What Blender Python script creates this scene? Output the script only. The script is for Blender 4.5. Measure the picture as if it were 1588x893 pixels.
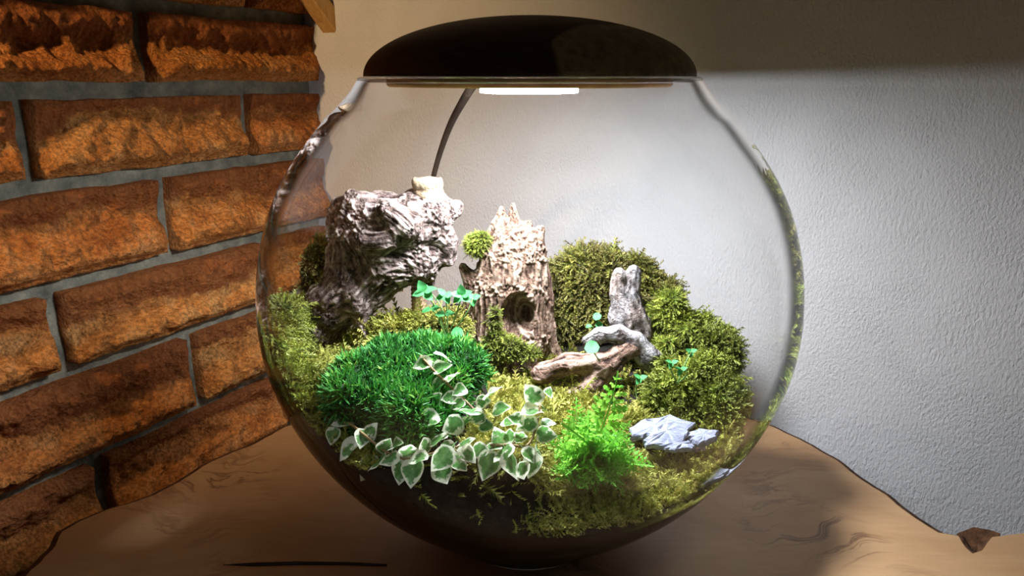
import bpy, bmesh, math
import numpy as np
from mathutils import Vector, Matrix, Euler

for o in list(bpy.data.objects):
    bpy.data.objects.remove(o)
S = bpy.context.scene
COL = S.collection
RNG = np.random.default_rng(7)

# ------------------------------------------------------------------ camera
FPX, HOR = 1150.0, 120.0
TH = math.atan((446.5 - HOR) / FPX)
CT, ST = math.cos(TH), math.sin(TH)
EYE = .325
cam = bpy.data.cameras.new('camera')
cam.sensor_width = 36.0
cam.lens = FPX / 1588 * 36
cam.clip_start = .01
cam_o = bpy.data.objects.new('camera', cam)
COL.objects.link(cam_o)
cam_o.location = (0, 0, EYE)
cam_o.rotation_euler = (math.pi / 2 - TH, 0, 0)
S.camera = cam_o

# ------------------------------------------------------------------ world and exposure
S.view_settings.view_transform = 'Standard'
S.view_settings.look = 'None'
S.view_settings.exposure = 0.0
S.view_settings.gamma = 1.0
S.view_settings.use_curve_mapping = False
W = bpy.data.worlds.new('dim_room')
S.world = W
W.use_nodes = True
W.node_tree.nodes['Background'].inputs[0].default_value = (.9, .8, .68, 1)
W.node_tree.nodes['Background'].inputs[1].default_value = .035

# warm wall-washing spotlight, up left of the camera
def spot(name, loc, target, power, color, angle, blend, radius):
    l = bpy.data.lights.new(name, 'SPOT')
    l.energy = power; l.color = color; l.spot_size = math.radians(angle)
    l.spot_blend = blend; l.shadow_soft_size = radius
    o = bpy.data.objects.new(name, l)
    COL.objects.link(o)
    o.location = loc
    o.rotation_euler = (Vector(target) - Vector(loc)).to_track_quat('-Z', 'Y').to_euler()
    return o
spot('warm_spotlight', (-.50, .12, .62), (-.35, .73, .33), 16.5, (1, .68, .36), 70, 1.0, .025)
LED_DOWN, LED_SIDE = 365.0, 400.0
LED_COLOR = (.83, .885, 1.0, 1)

# ------------------------------------------------------------------ helpers
def at(px, py, Y):
    a = (px - 794) / FPX; b = -(py - 446.5) / FPX
    Yd = CT + b * ST; Zd = -ST + b * CT
    t = Y / Yd
    return np.array([a * t, Y, EYE + Zd * t])
def on_plane_z(px, py, z=0.0):
    a = (px - 794) / FPX; b = -(py - 446.5) / FPX
    Yd = CT + b * ST; Zd = -ST + b * CT
    t = (z - EYE) / Zd
    return np.array([a * t, Yd * t, z])
def mpp(P):                      # metres per photograph pixel at a point
    return (P[1] * CT - (P[2] - EYE) * ST) / FPX
def sstep(a, b, x):
    t = np.clip((np.asarray(x, float) - a) / (b - a), 0, 1)
    return t * t * (3 - 2 * t)

_h = np.random.default_rng(3).random(4096)
def vnoise(P):
    P = np.asarray(P, float)
    i = np.floor(P).astype(np.int64); f = P - i; f = f * f * (3 - 2 * f)
    def h(a, b, c):
        n = (a * 73856093) ^ (b * 19349663) ^ (c * 83492791)
        n = (n ^ (n >> 13)) * 1274126177
        return _h[(n ^ (n >> 16)) & 4095]
    x, y, z = i[..., 0], i[..., 1], i[..., 2]
    fx, fy, fz = f[..., 0], f[..., 1], f[..., 2]
    def lx(b, c): return h(x, b, c) * (1 - fx) + h(x + 1, b, c) * fx
    def ly(c): return lx(y, c) * (1 - fy) + lx(y + 1, c) * fy
    return (ly(z) * (1 - fz) + ly(z + 1) * fz) * 2 - 1
def fbm(P, o=4, g=.5):
    P = np.asarray(P, float); s = 0; a = 1.0; t = 0
    for k in range(o):
        s = s + a * vnoise(P + 17.3 * k); t += a; a *= g; P = P * 2.03
    return s / t

def obj(name, V, F, mat=None, parent=None, smooth=True, attrs=None, loc=(0, 0, 0)):
    me = bpy.data.meshes.new(name)
    if isinstance(F, np.ndarray) and isinstance(V, np.ndarray):
        k = F.shape[1]
        me.vertices.add(len(V)); me.vertices.foreach_set('co', V.astype(np.float32).ravel())
        me.loops.add(F.size); me.loops.foreach_set('vertex_index', F.astype(np.int32).ravel())
        me.polygons.add(len(F))
        me.polygons.foreach_set('loop_start', np.arange(0, F.size, k, dtype=np.int32))
        me.polygons.foreach_set('loop_total', np.full(len(F), k, dtype=np.int32))
        me.update(calc_edges=True)
    else:
        me.from_pydata([tuple(map(float, v)) for v in V], [], [tuple(map(int, f)) for f in F])
    if smooth:
        me.polygons.foreach_set('use_smooth', np.ones(len(me.polygons), dtype=bool))
    for k, v in (attrs or {}).items():
        a = me.attributes.new(k, 'FLOAT', 'POINT')
        a.data.foreach_set('value', np.asarray(v, np.float32))
    if mat: me.materials.append(mat)
    me.update()
    o = bpy.data.objects.new(name, me)
    COL.objects.link(o)
    if parent is not None: o.parent = parent
    o.location = loc
    return o
def empty(name, loc=(0, 0, 0)):
    o = bpy.data.objects.new(name, None)
    o.empty_display_size = .02
    COL.objects.link(o); o.location = loc
    return o
def tag(o, label=None, cat=None, group=None, kind=None):
    for k, v in (('label', label), ('category', cat), ('group', group), ('kind', kind)):
        if v: o[k] = v
    return o
def part(o, parent):             # parent while keeping world place (parent only translated)
    o.parent = parent
    o.matrix_parent_inverse = Matrix.Translation(-Vector(parent.location))
    return o

def catmull(pts, n):
    P = np.asarray(pts, float)
    if len(P) == 2:
        t = np.linspace(0, 1, n)[:, None]; return P[0] * (1 - t) + P[1] * t
    Q = np.vstack([2 * P[0] - P[1], P, 2 * P[-1] - P[-2]])
    out = []
    for u in np.linspace(0, len(P) - 1, n):
        i = min(int(u), len(P) - 2); t = u - i
        a, b, c, d = Q[i], Q[i + 1], Q[i + 2], Q[i + 3]
        out.append(.5 * (2 * b + (c - a) * t + (2 * a - 5 * b + 4 * c - d) * t * t + (3 * b - a - 3 * c + d) * t ** 3))
    return np.array(out)
def tube(pts, rad, sides=8, n=None):
    P = catmull(pts, n or 4 * len(pts)); n = len(P)
    R = np.interp(np.linspace(0, 1, n), np.linspace(0, 1, len(np.atleast_1d(rad))), np.atleast_1d(rad)) if np.ndim(rad) else np.full(n, rad)
    T = np.gradient(P, axis=0); T /= np.linalg.norm(T, axis=1)[:, None] + 1e-9
    ref = np.array([.3, 1, .2]); U = np.cross(T, ref); U /= np.linalg.norm(U, axis=1)[:, None] + 1e-9
    Vv = np.cross(T, U); V = []; F = []
    for i in range(n):
        for k in range(sides):
            a = 2 * math.pi * k / sides
            V.append(P[i] + R[i] * (math.cos(a) * U[i] + math.sin(a) * Vv[i]))
    for i in range(n - 1):
        for k in range(sides):
            F.append((i * sides + k, i * sides + (k + 1) % sides, (i + 1) * sides + (k + 1) % sides, (i + 1) * sides + k))
    F.append(tuple(range(sides))[::-1]); F.append(tuple(range((n - 1) * sides, n * sides)))
    return V, F
def lathe(prof, n=96, close=False):
    V = []; F = []; m = len(prof)
    for r, z in prof:
        for k in range(n):
            a = 2 * math.pi * k / n; V.append((max(r, 1e-5) * math.cos(a), max(r, 1e-5) * math.sin(a), z))
    for i in range(m if close else m - 1):
        j = (i + 1) % m
        for k in range(n):
            F.append((i * n + k, i * n + (k + 1) % n, j * n + (k + 1) % n, j * n + k))
    return V, F

# ------------------------------------------------------------------ node material helper
class M:
    def __init__(s, name):
        s.m = bpy.data.materials.new(name); s.m.use_nodes = True
        s.t = s.m.node_tree; s.t.nodes.clear()
        s.out = s.n('ShaderNodeOutputMaterial')
    def n(s, typ, **kw):
        nd = s.t.nodes.new(typ)
        for k, v in kw.items():
            if k.startswith('i_'):
                key = k[2:]; key = int(key) if key.isdigit() else key.replace('_', ' ')
                s.set(nd.inputs[key], v)
            else: setattr(nd, k, v)
        return nd
    def set(s, inp, v):
        if isinstance(v, bpy.types.NodeSocket): s.t.links.new(v, inp)
        elif isinstance(v, bpy.types.Node): s.t.links.new(v.outputs[0], inp)
        else: inp.default_value = v
    def coord(s, scale=(1, 1, 1), rot=(0, 0, 0), what='Object'):
        c = s.n('ShaderNodeTexCoord')
        mp = s.n('ShaderNodeMapping'); s.t.links.new(c.outputs[what], mp.inputs[0])
        mp.inputs['Rotation'].default_value = rot; mp.inputs['Scale'].default_value = scale
        return mp.outputs[0]
    def noise(s, vec, scale, detail=4, rough=.55, dist=0):
        nd = s.n('ShaderNodeTexNoise', i_Vector=vec, i_Scale=scale, i_Detail=detail, i_Roughness=rough, i_Distortion=dist)
        return nd.outputs[0]
    def ramp(s, fac, stops):
        r = s.n('ShaderNodeValToRGB'); s.set(r.inputs[0], fac)
        el = r.color_ramp.elements
        while len(el) < len(stops): el.new(.5)
        for e, (p, c) in zip(el, stops):
            e.position = p; e.color = (*c, 1) if len(c) == 3 else c
        return r.outputs[0]
    def attr(s, name):
        return s.n('ShaderNodeAttribute', attribute_name=name).outputs['Fac']
    def mix(s, fac, a, b, mode='MIX'):
        nd = s.n('ShaderNodeMix', data_type='RGBA', blend_type=mode)
        for i, v in ((0, fac), (6, a), (7, b)):
            if isinstance(v, tuple) and len(v) == 3: v = (*v, 1)
            s.set(nd.inputs[i], v)
        return nd.outputs[2]
    def math(s, op, a, b=0.0, clamp=False):
        nd = s.n('ShaderNodeMath', operation=op, use_clamp=clamp); s.set(nd.inputs[0], a); s.set(nd.inputs[1], b)
        return nd.outputs[0]
    def bump(s, h, strength=.5, dist=.001, normal=None):
        nd = s.n('ShaderNodeBump', i_Height=h, i_Strength=strength, i_Distance=dist)
        if normal: s.set(nd.inputs['Normal'], normal)
        return nd.outputs[0]
    def bsdf(s, color, rough=.7, normal=None, spec=.3, **kw):
        b = s.n('ShaderNodeBsdfPrincipled')
        s.set(b.inputs['Base Color'], (*color, 1) if isinstance(color, tuple) and len(color) == 3 else color)
        s.set(b.inputs['Roughness'], rough); s.set(b.inputs['Specular IOR Level'], spec)
        if normal: s.set(b.inputs['Normal'], normal)
        for k, v in kw.items(): s.set(b.inputs[k.replace('_', ' ')], v)
        return b.outputs[0]
    def done(s, sh):
        s.t.links.new(sh, s.out.inputs[0]); return s.m

def mat_plaster():
    m = M('plaster')
    v = m.coord((1, 1, 1))
    w = m.noise(v, 9, 2)
    a = m.noise(m.coord((1, .4, .6), (0, math.radians(38), 0)), 420, 4, .62, .2)
    b = m.noise(m.coord((1, 1, .45), (0, math.radians(-14), 0)), 380, 4, .62, .2)
    h = m.n('ShaderNodeMix', data_type='FLOAT'); m.set(h.inputs[0], m.ramp(w, [(.4, (0, 0, 0)), (.6, (1, 1, 1))])); m.set(h.inputs[2], a); m.set(h.inputs[3], b)
    low = m.noise(v, 28, 3)
    hh = m.math('ADD', m.math('MULTIPLY', h.outputs[0], 1.0), m.math('MULTIPLY', low, .35))
    col = m.ramp(m.noise(v, 6, 4), [(.3, (.66, .64, .61)), (.7, (.74, .72, .69))])
    return m.done(m.bsdf(col, .92, m.bump(hh, .85, .0023), .15))
def mat_brick(seed, c0, c1, c2):
    m = M('brick_face')
    v = m.coord()
    n1 = m.noise(v, 34, 5, .65); n2 = m.noise(v, 270, 4, .75)
    col = m.ramp(n1, [(.36, c0), (.5, c1), (.66, c2)])
    col = m.mix(m.ramp(n2, [(.40, (0, 0, 0)), (.58, (1, 1, 1))]), m.mix(.55, col, (.12, .035, .01)), col)
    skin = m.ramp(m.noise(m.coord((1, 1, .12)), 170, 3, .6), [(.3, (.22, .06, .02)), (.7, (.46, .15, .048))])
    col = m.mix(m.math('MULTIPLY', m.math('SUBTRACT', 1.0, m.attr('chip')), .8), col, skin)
    vor = m.n('ShaderNodeTexVoronoi', i_Vector=v, i_Scale=300.0)
    hh = m.math('ADD', m.noise(v, 210, 6, .75), m.math('MULTIPLY', vor.outputs['Distance'], .6))
    return m.done(m.bsdf(col, .95, m.bump(hh, 1.0, .006), .1))
def mat_mortar():
    m = M('mortar')
    v = m.coord()
    col = m.ramp(m.noise(v, 45, 5, .7), [(.3, (.12, .12, .095)), (.55, (.27, .26, .19)), (.75, (.42, .385, .27))])
    return m.done(m.bsdf(col, .95, m.bump(m.noise(v, 240, 5, .7), .9, .003), .1))
def mat_table():
    m = M('olive_wood')
    v = m.coord((1, 1, 1))
    warp = m.noise(v, 5, 3, .5, .5)
    vv = m.n('ShaderNodeVectorMath', operation='ADD')
    m.set(vv.inputs[0], v)
    sc = m.n('ShaderNodeVectorMath', operation='SCALE'); nn = m.n('ShaderNodeTexNoise', i_Vector=v, i_Scale=7.0, i_Detail=3.0)
    m.set(sc.inputs[0], nn.outputs['Color']); sc.inputs['Scale'].default_value = .16
    m.t.links.new(sc.outputs[0], vv.inputs[1])
    g = m.n('ShaderNodeMapping'); m.t.links.new(vv.outputs[0], g.inputs[0]); g.inputs['Scale'].default_value = (3.2, 16, 8); g.inputs['Rotation'].default_value = (0, 0, .25)
    lines = m.noise(g.outputs[0], 3.0, 6, .62, .5)
    base = m.ramp(m.noise(g.outputs[0], 1.0, 4), [(.3, (.44, .245, .105)), (.5, (.54, .325, .155)), (.7, (.62, .40, .21))])
    dark = m.ramp(lines, [(.455, (0, 0, 0)), (.495, (1, 1, 1)), (.505, (1, 1, 1)), (.55, (0, 0, 0))])
    region = m.ramp(m.noise(v, 6.5, 2), [(.54, (0, 0, 0)), (.66, (1, 1, 1))])
    dk = m.math('MULTIPLY', m.math('MULTIPLY', dark, region), .75)
    col = m.mix(dk, base, (.13, .05, .02))
    fine = m.noise(m.coord((30, 260, 30), (0, 0, .25)), 1.0, 3)
    col = m.mix(m.math('MULTIPLY', fine, .35), col, (.24, .12, .05))
    return m.done(m.bsdf(col, .42, m.bump(fine, .12, .0006), .35))
def mat_bark():
    m = M('bark_edge')
    v = m.coord()
    col = m.ramp(m.noise(v, 120, 5, .7), [(.3, (.035, .015, .007)), (.7, (.17, .075, .03))])
    return m.done(m.bsdf(col, .85, m.bump(m.noise(v, 200, 4), .8, .002), .2))
def mat_glass():
    m = M('clear_glass')
    lw = m.n('ShaderNodeLayerWeight', i_Blend=.5)
    # thin-walled glass: Schlick reflectance from the (two-sided) facing angle
    fr = m.math('ADD', m.math('MULTIPLY', m.math('POWER', lw.outputs['Facing'], 5.0), .62), .022)
    tint = m.ramp(lw.outputs['Facing'], [(0, (.992, .992, .992)), (.75, (.98, .98, .976)), (.93, (.88, .875, .85)), (1, (.55, .53, .47))])
    tr = m.n('ShaderNodeBsdfTransparent', i_Color=tint)
    rf = m.n('ShaderNodeBsdfRefraction', i_Color=(.97, .97, .95, 1), i_Roughness=0.0, i_IOR=1.45)
    edge = m.n('ShaderNodeMapRange', interpolation_type='SMOOTHSTEP', i_0=lw.outputs['Facing'], i_1=.70, i_2=.86)
    body = m.n('ShaderNodeMixShader'); m.set(body.inputs[0], edge.outputs[0]); m.t.links.new(tr.outputs[0], body.inputs[1]); m.t.links.new(rf.outputs[0], body.inputs[2])
    gl = m.n('ShaderNodeBsdfGlossy', i_Color=(1, 1, 1, 1), i_Roughness=.02)
    mx = m.n('ShaderNodeMixShader'); m.set(mx.inputs[0], fr); m.t.links.new(body.outputs[0], mx.inputs[1]); m.t.links.new(gl.outputs[0], mx.inputs[2])
    return m.done(mx.outputs[0])
def mat_rim():
    m = M('polished_rim')
    lw = m.n('ShaderNodeLayerWeight', i_Blend=.5)
    tr = m.n('ShaderNodeBsdfTransparent', i_Color=(.86, .86, .84, 1)); gl = m.n('ShaderNodeBsdfGlossy', i_Roughness=.12)
    mx = m.n('ShaderNodeMixShader', i_0=m.math('ADD', m.math('MULTIPLY', lw.outputs['Facing'], .35), .08)); m.t.links.new(tr.outputs[0], mx.inputs[1]); m.t.links.new(gl.outputs[0], mx.inputs[2])
    return m.done(mx.outputs[0])
def mat_wood(name, dark, mid, pale, moss=None, grey=None):
    m = M(name)
    v = m.coord()
    g = m.attr('groove')
    fac = m.math('ADD', g, m.math('MULTIPLY', m.math('SUBTRACT', m.noise(v, 260, 6, .75), .5), 1.0))
    col = m.ramp(fac, [(.12, dark), (.46, mid), (.85, pale)])
    if grey: col = m.mix(m.ramp(m.noise(v, 40, 3), [(.42, (0, 0, 0)), (.62, (1, 1, 1))]), col, m.ramp(fac, [(.12, dark), (.8, grey)]))
    hh = m.math('ADD', g, m.math('MULTIPLY', m.noise(v, 420, 4, .7), .9))
    return m.done(m.bsdf(col, .88, m.bump(hh, .9, .003), .2))
def mat_moss(name, stops, tipc=None, trans=.25):
    m = M(name)
    col = m.ramp(m.attr('tint'), stops)
    if tipc:
        col = m.mix(m.ramp(m.attr('along'), [(.3, (0, 0, 0)), (1, (1, 1, 1))]), col, m.mix(.5, col, tipc))
    b = m.bsdf(col, .6, None, .3)
    tl = m.n('ShaderNodeBsdfTranslucent', i_Color=col)
    mx = m.n('ShaderNodeMixShader', i_0=trans); m.t.links.new(b, mx.inputs[1]); m.t.links.new(tl.outputs[0], mx.inputs[2])
    return m.done(mx.outputs[0])
def mat_plain(name, c0, c1, scale=60, rough=.8, bump=.6, dist=.002, spec=.3):
    m = M(name); v = m.coord()
    n = m.noise(v, scale, 5, .65)
    return m.done(m.bsdf(m.ramp(n, [(.3, c0), (.7, c1)]), rough, m.bump(m.noise(v, scale * 3, 4), bump, dist), spec))
def mat_fig():
    m = M('variegated_leaf')
    rnd = m.n('ShaderNodeObjectInfo').outputs['Random']
    vv = m.n('ShaderNodeVectorMath', operation='ADD'); m.set(vv.inputs[0], m.coord()); m.set(vv.inputs[1], m.math('MULTIPLY', rnd, 40.0))
    e = m.math('ADD', m.attr('edge'), m.math('MULTIPLY', m.math('SUBTRACT', m.noise(vv.outputs[0], 3.0, 3), .5), 2.4))
    e = m.math('ADD', e, m.math('MULTIPLY', m.math('SUBTRACT', rnd, .55), .35))
    green = m.ramp(m.noise(m.coord(), 4, 2), [(.35, (.06, .19, .04)), (.65, (.19, .40, .11))])
    green = m.mix(m.ramp(m.attr('rib'), [(.0, (.5, .5, .5)), (.06, (0, 0, 0))]), green, (.22, .36, .16))
    col = m.mix(m.ramp(e, [(.32, (0, 0, 0)), (.54, (1, 1, 1))]), green, (.86, .88, .66))
    b = m.bsdf(col, .30, m.bump(m.attr('rib'), .3, .001), .5)
    tl = m.n('ShaderNodeBsdfTranslucent', i_Color=col)
    mx = m.n('ShaderNodeMixShader', i_0=.48); m.t.links.new(b, mx.inputs[1]); m.t.links.new(tl.outputs[0], mx.inputs[2])
    return m.done(mx.outputs[0])
def mat_dome():
    m = M('dark_turned_wood')
    c = m.n('ShaderNodeTexCoord')
    sep = m.n('ShaderNodeSeparateXYZ'); m.t.links.new(c.outputs['Object'], sep.inputs[0])
    nz = m.math('MULTIPLY', m.math('SUBTRACT', m.noise(m.coord(), 30, 3), .5), .02)
    # paler patch with rounded corners, low on the right of the dome
    dx = m.math('DIVIDE', m.math('SUBTRACT', m.math('ADD', sep.outputs[0], nz), .056), .045)
    dz = m.math('DIVIDE', m.math('SUBTRACT', sep.outputs[2], .008), .021)
    p4 = lambda x: m.math('POWER', m.math('ABSOLUTE', x), 3.0)
    d = m.math('ADD', p4(dx), p4(dz))
    mask = m.ramp(d, [(.82, (1, 1, 1)), (1.0, (0, 0, 0))])
    grain = m.noise(m.coord((1, 1, 5)), 40, 5, .6, 1.0)
    dark = m.ramp(grain, [(.3, (.035, .013, .006)), (.7, (.085, .032, .014))])
    pale = m.ramp(m.noise(m.coord(), 160, 4), [(.3, (.16, .11, .05)), (.7, (.36, .25, .11))])
    return m.done(m.bsdf(m.mix(mask, dark, pale), .55, m.bump(grain, .15, .001), .25))
def mat_emit(name, col, st):
    m = M(name)
    return m.done(m.n('ShaderNodeEmission', i_Color=col, i_Strength=st).outputs[0])

MT = dict(plaster=mat_plaster(), mortar=mat_mortar(), table=mat_table(), bark=mat_bark(), glass=mat_glass())
BRICKS = [mat_brick(0, (.55, .19, .045), (.84, .325, .08), (.90, .43, .145)),
          mat_brick(1, (.50, .165, .04), (.80, .29, .072), (.88, .39, .125)),
          mat_brick(2, (.58, .22, .055), (.86, .36, .095), (.92, .47, .16))]

# ------------------------------------------------------------------ room: corner of a brick wall and a plaster wall
AZ = math.radians(26.88)
D1 = np.array([math.sin(AZ), math.cos(AZ), 0]); D2 = np.array([D1[1], -D1[0], 0])
CORNER = np.array([-.23572, .93, 0]); UP = np.array([0, 0, 1.0])
ROT_P = math.atan2(D2[1], D2[0])           # plaster wall: local x runs along the wall
FLOOR_Z = -.72
def slab(name, x0, x1, y0, y1, z0, z1, mat, loc, rz, cuts=0):
    V = [(x, y, z) for z in (z0, z1) for y in (y0, y1) for x in (x0, x1)]
    F = [(0, 2, 3, 1), (4, 5, 7, 6), (0, 1, 5, 4), (2, 6, 7, 3), (0, 4, 6, 2), (1, 3, 7, 5)]
    o = obj(name, V, F, mat, smooth=False, loc=loc); o.rotation_euler = (0, 0, rz)
    return o
wall_r = tag(slab('wall_right', -.30, 2.2, 0, .10, FLOOR_Z, 1.7, MT['plaster'], CORNER, ROT_P), 'rough white plastered wall behind the bowl', None, None, 'structure')
# brick wall: local x along -D1 (towards the room), local y = into the wall
ROT_B = math.atan2(-D1[1], -D1[0])
wall_l = tag(slab('wall_left', 0, 2.2, -.10, -.013, FLOOR_Z, 1.7, MT['mortar'], CORNER, ROT_B), 'orange split-face brick wall with recessed grey mortar', None, None, 'structure')
tag(slab('floor', -1.5, 2.5, -1.2, 2.0, FLOOR_Z - .05, FLOOR_Z, mat_plain('floor_boards', (.09, .05, .03), (.16, .09, .05), 8), (0, 0, 0), 0), 'dark floor under the table', None, None, 'structure')

def brick_mesh(u0, u1, z0, z1, seed):
    # split-face brick: fine front grid with a scalloped fracture profile, sides running back into the mortar
    nu = max(8, int((u1 - u0) / .0019)); nz = max(10, int((z1 - z0) / .0019))
    U, Z = np.meshgrid(np.linspace(0, 1, nu + 1), np.linspace(0, 1, nz + 1), indexing='xy')
    Lu, Lz = u1 - u0, z1 - z0
    P = np.stack([U * Lu * 1.0, Z * Lz, np.full_like(U, seed * 3.7)], -1)
    sc = fbm(P * [13, 20, 1] + [0, 0, .5], 3)                       # scallop centre line
    ztop = .60 + .10 * math.sin(seed * 2.4) + .30 * sc
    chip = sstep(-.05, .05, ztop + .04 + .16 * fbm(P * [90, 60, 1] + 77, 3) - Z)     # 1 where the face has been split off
    scoop = -np.exp(-((Z - ztop) / .24) ** 2) * (.013 + .006 * fbm(P * [20, 8, 1] + 5, 2))
    ridge = 1 - np.abs(fbm(P * [34, 26, 1] + 9, 3)) * 2
    rough = (.45 + .55 * chip) * fbm(P * [60, 60, 1] + 2, 4) * .0080 + fbm(P * [150, 150, 1] + 7, 2) * .0040 + fbm(P * [380, 380, 1] + 3, 1) * .0016 + ridge * .005
    belly = .011 * np.exp(-((Z - .22) / .25) ** 2) * (1 + .6 * fbm(P * [11, 11, 1] + 31, 2))
    edge = np.minimum(np.minimum(U * Lu, (1 - U) * Lu), np.minimum(Z * Lz, (1 - Z) * Lz))
    e = sstep(0, .012, edge) * (.35 + .65 * sstep(0, .03, u0 + U * Lu + .004))
    d = .005 + (scoop + rough + belly) * (.35 + .65 * e) - .004 * (1 - e)
    d = np.maximum(d, -.0105)
    wob = fbm(P * [30, 30, 1] + 50, 3) * .0028 * (1 - e) * sstep(0, .02, u0 + U * Lu)
    X = u0 + U * Lu + wob; ZZ = z0 + Z * Lz + fbm(P * [28, 28, 1] + 80, 3) * .003 * (1 - e)
    V = np.stack([X, d, ZZ], -1).reshape(-1, 3)
    n = nu + 1
    i = np.arange(nz)[:, None] * n + np.arange(nu)[None]
    F = np.stack([i, i + 1, i + n + 1, i + n], -1).reshape(-1, 4)
    loop = list(range(n)) + [k * n + nu for k in range(1, nz + 1)] + [nz * n + k for k in range(nu - 1, -1, -1)] + [k * n for k in range(nz - 1, 0, -1)]
    B = V[loop].copy(); B[:, 1] = -.024
    off = len(V); V = np.vstack([V, B]); L = len(loop); loop = np.array(loop); k = np.arange(L)
    F = np.vstack([F, np.stack([loop, off + k, off + (k + 1) % L, loop[(k + 1) % L]], -1)])
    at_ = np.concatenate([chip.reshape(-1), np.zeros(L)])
    return V, F, at_
ROWS = [(-.258, -.180), (-.178, -.098), (-.096, -.017), (-.017, .070), (.070, .150), (.150, .2365), (.2365, .314), (.314, .390), (.390, .468), (.468, .546)]
BRK = [[.114, .352, .594], [.232, .471, .71], [.102, .338, .58, .82], [.221, .462, .70], [.104, .353, .596, .84], [.231, .474, .714], [.115, .354, .594, .83], [.234, .47, .71], [.101, .343, .582, .82], [.225, .462, .70]]
J = .0072
k = 0
for (za, zb), js in zip(ROWS, BRK):
    us = [-.004] + js
    for ua, ub in zip(us[:-1], us[1:]):
        k += 1
        V, F, ch = brick_mesh(ua + (J * 1.1 if ua > 0 else 0), ub - J * 1.1, za + J, zb - J, k)
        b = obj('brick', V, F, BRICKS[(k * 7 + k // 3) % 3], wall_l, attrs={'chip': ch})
        b.location = (0, 0, 0)
# mortar ribbons: slightly proud, rounded struck joints are the wall body itself

# wooden bracket strut high in the corner
def bracket():
    P0 = None
    # plaster-plane point under pixel (511, 28)
    a = (509 - 794) / FPX; b = -(30 - 446.5) / FPX
    d = np.array([a, CT + b * ST, -ST + b * CT]); o = np.array([0, 0, EYE])
    t = ((CORNER - o) @ D1) / (d @ D1); P0 = o + d * t
    ax = -D1 * .62 + UP * .56; ax /= np.linalg.norm(ax)
    sx = D2; nz = np.cross(sx, ax); nz = nz if nz[2] > 0 else -nz
    w, h, L = .0105, .011, .42
    V = []; F = []
    rings = [(-.03, 1), (.15, 1), (L, 1)]
    bev = [(-1, -.85), (-.85, -1), (.85, -1), (1, -.85), (1, .85), (.85, 1), (-.85, 1), (-1, .85)]
    for tt, s in rings:
        for bx, bz in bev:
            q = P0 + sx * bx * w + nz * bz * h
            # the foot is cut flat against the wall
            s_end = (CORNER - q) @ D1 / (ax @ D1) if tt < 0 else tt
            V.append(q + ax * s_end)
    for i in range(2):
        for kk in range(8): F.append((i * 8 + kk, i * 8 + (kk + 1) % 8, (i + 1) * 8 + (kk + 1) % 8, (i + 1) * 8 + kk))
    F += [tuple(range(8))[::-1], tuple(range(16, 24))]
    m = M('honey_wood'); v = m.coord((60, 60, 14))
    col = m.ramp(m.noise(v, 3, 4), [(.3, (.52, .27, .075)), (.7, (.74, .45, .16))])
    tag(obj('bracket_strut', V, F, m.done(m.bsdf(col, .5)), smooth=False), 'honey-coloured wooden bracket strut high in the corner against the plaster', 'bracket')
bracket()

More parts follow.
